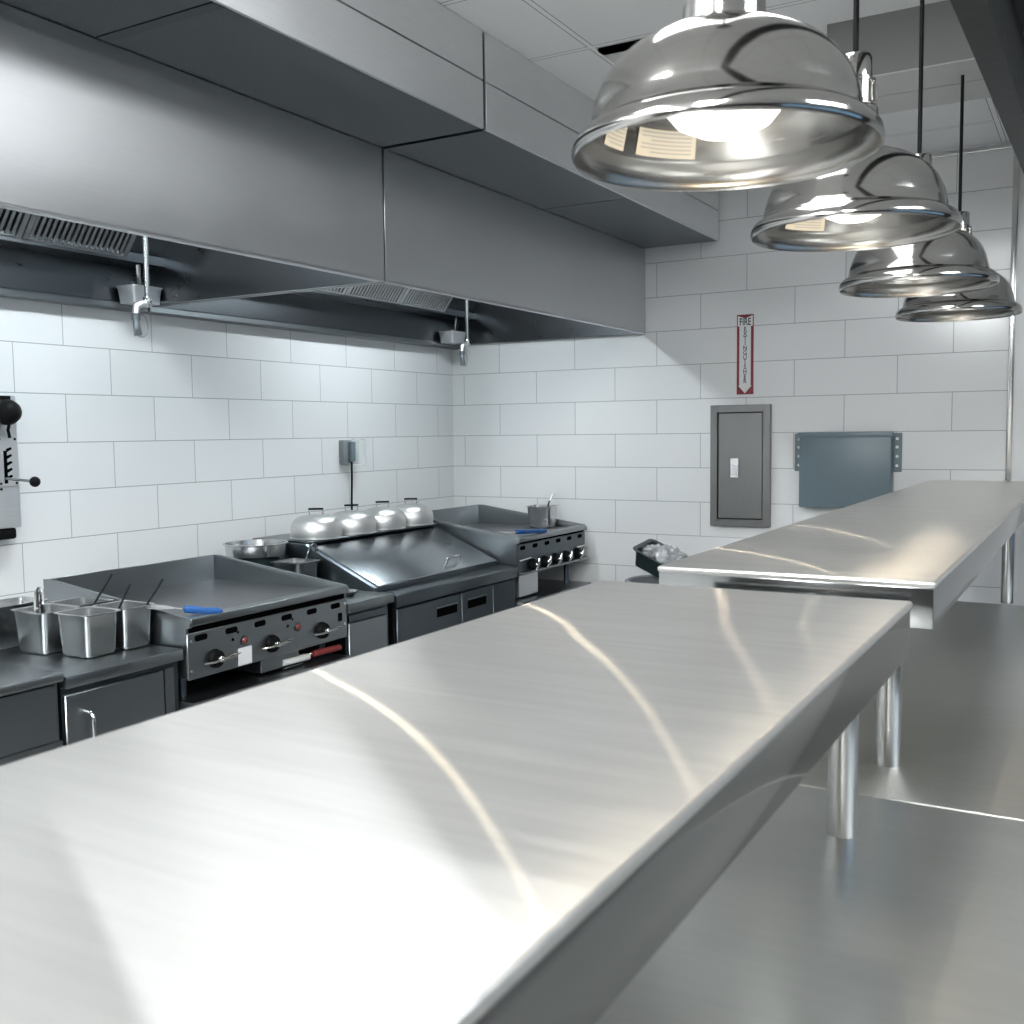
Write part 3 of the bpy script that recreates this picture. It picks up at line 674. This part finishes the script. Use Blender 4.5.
def griddle(ya, yb, zt, zp, zf, pz0, pz1, knobs, label, far):
    # zt splash top at the back, zp plate, zf lip front, pz0..pz1 control panel
    g = thing('griddle', label, 'griddle', (.6, (ya+yb)/2, .608), 'flat top griddles')
    xb = .24; t = .012
    MB().box(xb+.02, XF-.05, ya+.015, yb-.015, pz0+.01, zp-.02).build('body', M['equip_dark'], g, smooth=0)
    for (y0_, y1_) in ((ya, ya+t), (yb-t, yb)):
        MB().prism([(xb, pz0+.005), (XF-.004, pz0+.005), (XF-.004, zf-.035), (XF+.016, zf-.03), (XF+.016, zf-.012), (XF+.002, zf+.004), (XF-.03, zf+.008), (xb+.05, zt), (xb, zt)], 'y', y0_, y1_, .0015).build('splash_guard', M['equip'], g)
    MB().box(xb, xb+t, ya+t, yb-t, pz0+.1, zt, .0015, 1).build('back_splash', M['equip'], g)
    MB().box(xb+t, XF-.065, ya+t, yb-t, zp-.022, zp, .002, 1).build('cooking_plate', M['plate'], g)
    MB().box(XF-.05, XF+.014, ya+t, yb-t, zf-.028, zf, .004, 3).build('front_trough', M['equip'], g)
    MB().box(XF-.066, XF-.049, ya+t, yb-t, zp-.04, zp-.018).build('grease_channel', M['void'], g, smooth=0)
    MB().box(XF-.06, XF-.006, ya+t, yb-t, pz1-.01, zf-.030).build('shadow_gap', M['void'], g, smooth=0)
    cp = MB().box(XF-.012, XF, ya+.003, yb-.003, pz0, pz1, .002, 1).build('control_panel', M['equip_dark'] if far else M['panel'], g)
    W = yb-ya
    ns = 6
    for k in range(ns):
        y = ya + W*(.075+.85*k/(ns-1)*.985); w = W*.034; z = pz1-.022
        pts = []
        for q in range(16):
            an = 2*PI*q/16
            pts.append((y + (w-.010)*(1 if math.cos(an) > 0 else -1) + .010*math.cos(an), z + .0115*math.sin(an)))
        MB().prism(pts, 'x', XF-.001, XF+.0012).build('vent_slot', M['void'], cp, smooth=0)
    for ky in knobs:
        y = ya + W*ky; z = pz0 + (pz1-pz0)*(.34 if not far else .24)
        kn = MB().cyl((XF, y, z), (XF+.022, y, z), .036, 28, .031, bev=.004).build('knob', M['black'], g)
        hb = MB(); hb.cyl((XF+.02, y, z), (XF+.042, y, z), .013, 18, .011, bev=.003)
        if far: hb.tube([(XF+.036, y-.022, z-.03), (XF+.042, y, z), (XF+.036, y+.022, z+.03)], [.006,.010,.006], 10)
        else: hb.tube([(XF+.026, y-.078, z-.004), (XF+.036, y-.035, z-.005), (XF+.040, y, z), (XF+.044, y+.045, z+.010), (XF+.050, y+.078, z+.009), (XF+.046, y+.05, z+.002), (XF+.040, y, z-.004)], .0045, 8)
        hb.build('knob_handle', M['chrome'], kn)
    if not far:
        for ky in (.31, .645):
            y = ya+W*ky; z = pz0+(pz1-pz0)*.58
            ind = MB().lathe([(0,.0),(.019,.0),(.019,.004),(.014,.006),(0,.0065)], (XF, y, z), 24, Matrix.Rotation(PI/2, 4, 'Y')).build('indicator_bezel', M['equip_dark'], g)
            MB().lathe([(0,.0),(.014,.0),(.013,.005),(.008,.009),(0,.010)], (XF+.005, y, z), 20, Matrix.Rotation(PI/2, 4, 'Y')).build('indicator_lens', M['indicator'], ind)
            MB().cyl((XF-.001, y-.055, z+.012), (XF+.0015, y-.055, z+.012), .006, 12).build('screw_hole', M['void'], g)
            MB().cyl((XF-.001, y-.028, z+.035), (XF+.0015, y-.028, z+.035), .005, 12).build('screw_hole', M['void'], g)
        y = ya+W*.315
        MB().box(XF, XF+.0015, y-.035, y+.035, pz0+.004, pz0+.070).build('white_sticker', M['white'], g, smooth=0)
        y = ya+W*.945
        MB().box(XF, XF+.002, y-.012, y+.012, pz0+.075, pz0+.11).build('rating_plate', M['void'], g, smooth=0)
        for (yy, zz) in ((ya+.02, pz0+.03), (ya+.02, pz1-.03), (yb-.02, pz0+.06), (yb-.02, pz1-.02)):
            MB().cyl((XF, yy, zz), (XF+.003, yy, zz), .006, 10).build('screw', M['chrome'], g)
    else:
        MB().box(XF-.03, XF+.03, ya+.004, yb-.004, pz0-.004, pz0+.010, .003, 1).build('bullnose_rail', M['equip'], g)
        MB().cyl((XF+.010, ya+.01, pz0+.075), (XF+.010, ya+.14, pz0+.080), .005, 8).build('knob_guard', M['chrome'], g)
        MB().cyl((XF+.010, yb-.14, pz0+.080), (XF+.010, yb-.01, pz0+.080), .005, 8).build('knob_guard', M['chrome'], g)
    for y in (ya+.06, yb-.06):
        for x in (xb+.06, XF-.10): MB().cyl((x, y, .608), (x, y, pz0+.012), .018, 14).build('foot', M['equip_dark'], g)
    # grease drawer under the panel
    y = ya + W*(.45 if not far else .10)
    MB().box(XF-.30, XF-.035, y, y+.22, .622, pz0-.004, .003, 1).build('grease_drawer', M['equip'] if not far else M['plenum'], g)
    return g
griddle(-3.30, -2.412, 1.000, .886, .904, .684, .851, (.145, .475, .81), 'large flat griddle with three lever knobs and a white sticker, on the left', False)
griddle(-.942, -.085, 1.077, .955, .968, .764, .928, (.20, .36, .52, .68, .86), 'smaller dark flat griddle in the back corner with a row of chrome knobs', True)

# utensils stored under the left griddle
u = thing('spatula', 'red handled spatula lying under the large griddle', 'spatula', (.96, -2.50, .63))
MB().cyl((.985, -2.60, .642), (1.01, -2.452, .645), .015, 14, .013, bev=.004).build('handle', M['redplastic'], u)
MB().tube([(.98, -2.60, .642), (.95, -2.66, .64), (.80, -2.70, .625)], .005, 8).build('shank', M['chrome'], u)
u = thing('scraper', 'pale handled scraper lying under the large griddle beside the red handle', 'scraper', (.96, -2.66, .63))
MB().cyl((.985, -2.78, .640), (1.0, -2.64, .640), .013, 14, bev=.004).build('handle', M['signwhite'], u)
MB().box(.80, .99, -2.78, -2.66, .615, .619).build('blade', M['pan'], u, smooth=0)

# blue-handled scrapers on the griddles
def blue_scraper(loc, rz, tilt, L, label):
    t = thing('griddle_scraper', label, 'scraper', loc, 'blue handled griddle scrapers')
    t.rotation_euler = (0, tilt, rz)
    def bld(mb, nm, mt):
        o = mb.build(nm, mt); o.parent = t; return o
    h = MB(); h.loft([(.002,.008,.002,0),(.012,.018,.008,.005),(.013,.020,.010,.04),(.010,.014,.008,L*.55),(.014,.019,.010,L*.88),(.010,.014,.008,L),(.002,.004,.002,L+.006)], M=Matrix.Rotation(PI/2, 4, 'Y'))
    bld(h, 'handle', M['blue'])
    bl = MB(); bl.prism([(-.002,-.012), (-.03,-.014), (-.06,-.045), (-.12,-.05), (-.12,.05), (-.06,.045), (-.03,.014), (-.002,.012)], 'z', -.001, .001)
    bld(bl, 'blade', M['dome'])
    return t
blue_scraper((.925, -3.225, .924), math.radians(48), math.radians(8), .135, 'blue handled scraper lying across the front left of the large griddle')
blue_scraper((.975, -.86, .992), math.radians(77), math.radians(3), .24, 'blue handled scraper lying on the front edge of the back corner griddle')

# small cabinet between griddle and prep table
c = thing('base_cabinet', 'small dark stainless cabinet between the large griddle and the domed prep table', 'cabinet', (.6, -2.24, 0))
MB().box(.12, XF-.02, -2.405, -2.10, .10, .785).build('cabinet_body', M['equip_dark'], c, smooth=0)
MB().box(.10, XF+.01, -2.408, -2.088, .785, .826, .004, 2).build('worktop', M['equip'], c)
MB().box(XF-.02, XF-.006, -2.395, -2.125, .20, .735, .003, 1).build('door', M['panel'], c)
MB().box(XF-.02, XF-.004, -2.395, -2.125, .742, .770).build('door_channel', M['equip_dark'], c, smooth=0)
for y in (-2.36, -2.14):
    for x in (.2, .9): MB().cyl((x, y, 0), (x, y, .10), .022, 12).build('leg', M['iron'], c)

# refrigerated prep table with sloped lid
d = thing('prep_table', 'dark stainless prep table with a sloped lid carrying four steel domes', 'prep table', (.6, -1.5, 0))
ya, yb = -2.066, -.952
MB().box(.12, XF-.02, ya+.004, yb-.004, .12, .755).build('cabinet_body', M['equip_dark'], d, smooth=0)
MB().prism([(.90, .752), (XF+.005, .752), (XF+.01, .758), (XF+.01, .806), (XF+.002, .812), (.90, .816)], 'y', ya, yb, .002).build('front_rail', M['equip_dark'], d)
MB().prism([(.12, .752), (.90, .752), (.90, .836), (.50, 1.012), (.49, 1.022), (.12, 1.028)], 'y', ya+.002, yb-.002, .002).build('rail_housing', M['equip_dark'], d)
ld = MB()
ld.prism([(.52, .998), (.895, .830), (.905, .836), (.905, .844), (.52, 1.0125)], 'y', ya+.03, yb-.02, .002)
lid = ld.build('sloped_lid', M['lid'], d)
MB().box(.118, .512, ya+.028, yb-.018, 1.024, 1.034, .003, 1).build('lid_top', M['equip_dark'], d)
hy = -1.33
MB().tube([(.845, hy-.06, .862), (.86, hy-.06, .895), (.865, hy-.04, .902), (.865, hy+.04, .902), (.86, hy+.06, .895), (.845, hy+.06, .862)], .007, 10).build('lid_handle', M['chrome'], lid)
for (a0, a1, hy0, hy1) in ((ya+.01, -1.512, -1.732, -1.555), (-1.505, yb-.25, -1.452, -1.275)):
    dw = MB().box(XF-.02, XF, a0, a1, .30, .744, .003, 1).build('drawer', M['equip_dark'], d)
    MB().box(XF-.006, XF+.002, hy0, hy1, .655, .698).build('recessed_pull', M['void'], dw, smooth=0)
    MB().box(XF-.002, XF+.006, hy0-.006, hy1+.006, .698, .706, .001, 1).build('pull_lip', M['equip'], dw)
MB().box(XF-.02, XF-.002, yb-.245, yb-.006, .14, .744, .003, 1).build('compressor_panel', M['equip_dark'], d)
for y in (ya+.08, yb-.08):
    for x in (.2, .9): MB().cyl((x, y, 0), (x, y, .12), .025, 12).build('caster', M['iron'], d)

# four steel domes
dl = ['leftmost steel basting dome on the prep table lid', 'second steel basting dome from the left on the prep table lid', 'third steel basting dome from the left on the prep table lid', 'rightmost steel basting dome, nearest the corner griddle']
proto = thing('basting_dome', dl[0], 'dome cover', (0, 0, 0), 'steel domes on the prep table')
def pb(mb, nm, mt, par):
    o = mb.build(nm, mt); o.parent = par; return o
pb(MB().lathe([(.136,.0),(.140,.002),(.140,.005),(.134,.007),(.137,.022),(.137,.044),(.133,.066),(.122,.086),(.102,.102),(.070,.112),(.034,.116),(0,.117)], (0,0,0), 56), 'dome', M['dome'], proto)
pb(MB().lathe([(.134,.005),(.133,.006),(.132,.040),(.116,.084),(.066,.107),(0,.111)], (0,0,0), 40), 'inner_skin', M['dome'], proto)
hn = pb(MB().tube([(0,-.030,.108), (0,-.038,.132), (0,-.036,.143), (0,.036,.143), (0,.038,.132), (0,.030,.108)], .003, 8), 'handle', M['chrome'], proto)
pb(MB().box(-.006, .006, -.040, .040, .139, .149, .003, 2), 'grip', M['black'], hn)
for i, (y, rz) in enumerate(((-1.885, -.9), (-1.605, -.6), (-1.338, -.75), (-1.074, -.85))):
    o = proto if i == 0 else copy_tree(proto)
    o['label'] = dl[i]; o.location = (.405, y, 1.0345); o.rotation_euler = (0, 0, rz); o.scale = (.93, .93, 1)

# ------------------------------------------------------------------ pans and utensils
def food_pan(cx_, cy_, z, hx, hy, h, label, group='steel food pans on the cook line', rz=0):
    t = thing('food_pan', label, 'food pan', (cx_, cy_, z), group)
    k = .80
    T = Matrix.Rotation(rz, 4, 'Z')
    o = MB().loft([(hx*k-.012, hy*k-.012, .010, .0), (hx*k-.003, hy*k-.003, .016, .004), (hx*k, hy*k, .018, .012), (hx-.008, hy-.008, .022, h-.008), (hx-.006, hy-.006, .022, h-.003), (hx, hy, .016, h-.003), (hx, hy, .016, h), (hx-.010, hy-.010, .020, h-.001), (hx*k-.003, hy*k-.003, .016, .010), (hx*k-.014, hy*k-.014, .010, .005)], (cx_, cy_, z), M=T).build('pan_body', M['pan'], t)
    return t
Z1 = .8045
food_pan(.800, -3.533, Z1, .088, .076, .150, 'square steel food pan in front, at the middle of the group left of the griddle')
food_pan(.612, -3.560, Z1, .090, .080, .150, 'steel food pan with tongs standing in it, left of the front pan')
food_pan(.800, -3.382, Z1, .088, .072, .150, 'steel food pan touching the side of the large griddle')
food_pan(.590, -3.396, Z1, .088, .077, .150, 'steel food pan behind the pan that touches the griddle')
food_pan(.395, -3.600, Z1, .085, .160, .155, 'long steel food pan at the back of the group, near the wall')
food_pan(.640, -3.885, .8225, .085, .078, .110, 'lower steel food pan at the left edge of the photo')
tg = thing('serving_tongs', 'bent steel tongs standing upright in the left food pan', 'tongs', (.62, -3.60, .83))
for s_ in (-1, 1):
    MB().tube([(.63, -3.600+.016*s_, .82), (.635, -3.600+.014*s_, .93), (.645, -3.603+.010*s_, 1.02), (.648, -3.604, 1.036)], [.006,.008,.0085,.007], 8).build('arm', M['chrome'], tg)
def rod(p0, p1, label):
    t = thing('utensil_handle', label, 'utensil', p0, 'utensils standing in the pans')
    MB().tube([p0, p1], [.0035, .004], 8).build('handle', M['iron'], t)
    MB().lathe([(0,-.012),(.012,-.008),(.016,0),(.012,.008),(0,.012)], p0, 14).build('bowl', M['pan'], t)
rod((.60, -3.44, .83), (.70, -3.345, 1.055), 'thin dark utensil leaning out of the back pan, leftmost of the three')
rod((.76, -3.44, .83), (.86, -3.40, 1.035), 'thin dark utensil leaning out of the pan beside the griddle, middle of the three')
rod((.80, -3.38, .83), (.90, -3.29, 1.04), 'thin steel utensil pointing over the griddle plate, rightmost of the three')

food_pan(.785, -.205, .9555, .084, .084, .135, 'small square steel pan standing on the back corner griddle', rz=.15)
t = thing('utensil_handle', 'dark handled utensil standing in the pan on the corner griddle', 'utensil', (.73, -.2, .97), 'utensils standing in the pans')
MB().tube([(.79, -.205, .98), (.815, -.165, 1.12)], .006, 8).build('handle', M['iron'], t)
MB().tube([(.815, -.165, 1.118), (.83, -.148, 1.162), (.84, -.14, 1.162)], .0075, 8).build('grip', M['pan'], t)

food_pan(.535, -2.19, .8265, .090, .086, .135, 'square steel food pan with a ladle, behind the right side of the large griddle')
t = thing('ladle', 'steel ladle with a hooked handle standing in the square pan beside the prep table', 'ladle', (.535, -2.17, .84))
MB().tube([(.535, -2.17, .86), (.555, -2.13, .97), (.565, -2.115, 1.02), (.57, -2.10, 1.032), (.58, -2.092, 1.02), (.58, -2.09, .995)], [.004,.005,.006,.007,.007,.008], 8).build('handle', M['chrome'], t)
MB().lathe([(0,-.02),(.02,-.015),(.03,0),(.028,0),(.018,-.012),(0,-.016)], (.535, -2.17, .858), 18).build('bowl', M['pan'], t)
# pot with the shallow round pan on top
t = thing('stock_pot', 'dark round pot mostly hidden behind the large griddle', 'pot', (.32, -2.222, .8265))
MB().lathe([(0,0),(.105,0),(.110,.006),(.110,.145),(.114,.15),(.106,.15),(.104,.01),(0,.008)], (.32, -2.222, .8265), 40).build('pot_body', M['darkpan'], t)
t = thing('round_pan', 'shallow round steel pan behind the right corner of the large griddle', 'pan', (.32, -2.222, .977))
MB().lathe([(0,.0),(.132,.0),(.138,.005),(.143,.055),(.152,.058),(.152,.062),(.140,.062),(.134,.010),(0,.006)], (.32, -2.222, .9775), 56).build('pan_body', M['pan'], t)
MB().box((.435), .450, -2.30, -2.28, .985, 1.065, .004).build('clip', M['chrome'], t)
t = thing('oval_dish', 'small shiny oval steel dish on the cabinet behind the griddle corner', 'dish', (.86, -2.24, .8265))
MB().loft([(.05,.03,.028,.0),(.075,.048,.045,.02),(.078,.051,.048,.022),(.070,.044,.042,.021),(.045,.026,.024,.005)], (.86, -2.24, .8265)).build('dish_body', M['pan'], t)

# ------------------------------------------------------------------ world, camera, view
wd = bpy.data.worlds.new('World'); SC.world = wd; wd.use_nodes = True
wd.node_tree.nodes['Background'].inputs['Color'].default_value = (.5,.55,.6,1)
wd.node_tree.nodes['Background'].inputs['Strength'].default_value = .15

yaw, pitch, roll, F = math.radians(29.96589826), math.radians(-4.45892113), math.radians(-0.67470002), 1026.431
C = Vector((3.80525, -5.82212, 1.55))
fwd = Vector((-math.sin(yaw)*math.cos(pitch), math.cos(yaw)*math.cos(pitch), math.sin(pitch)))
r0 = Vector((math.cos(yaw), math.sin(yaw), 0)); u0 = r0.cross(fwd)
rr = math.cos(roll)*r0 + math.sin(roll)*u0; uu = -math.sin(roll)*r0 + math.cos(roll)*u0
cam = bpy.data.cameras.new('Camera'); co = bpy.data.objects.new('Camera', cam); COL.objects.link(co)
mw = Matrix(((rr.x, uu.x, -fwd.x, C.x), (rr.y, uu.y, -fwd.y, C.y), (rr.z, uu.z, -fwd.z, C.z), (0,0,0,1)))
co.matrix_world = mw
cam.sensor_width = 36; cam.sensor_fit = 'HORIZONTAL'; cam.lens = F/1024*36
cam.clip_start = .02; cam.clip_end = 60
cam.dof.use_dof = True; cam.dof.focus_distance = 4.2; cam.dof.aperture_fstop = 9.0
SC.camera = co
SC.cycles.sample_clamp_indirect = 2.5
SC.view_settings.view_transform = 'Standard'; SC.view_settings.look = 'None'
SC.view_settings.gamma = 1; SC.view_settings.use_curve_mapping = False
SC.view_settings.exposure = 1.12
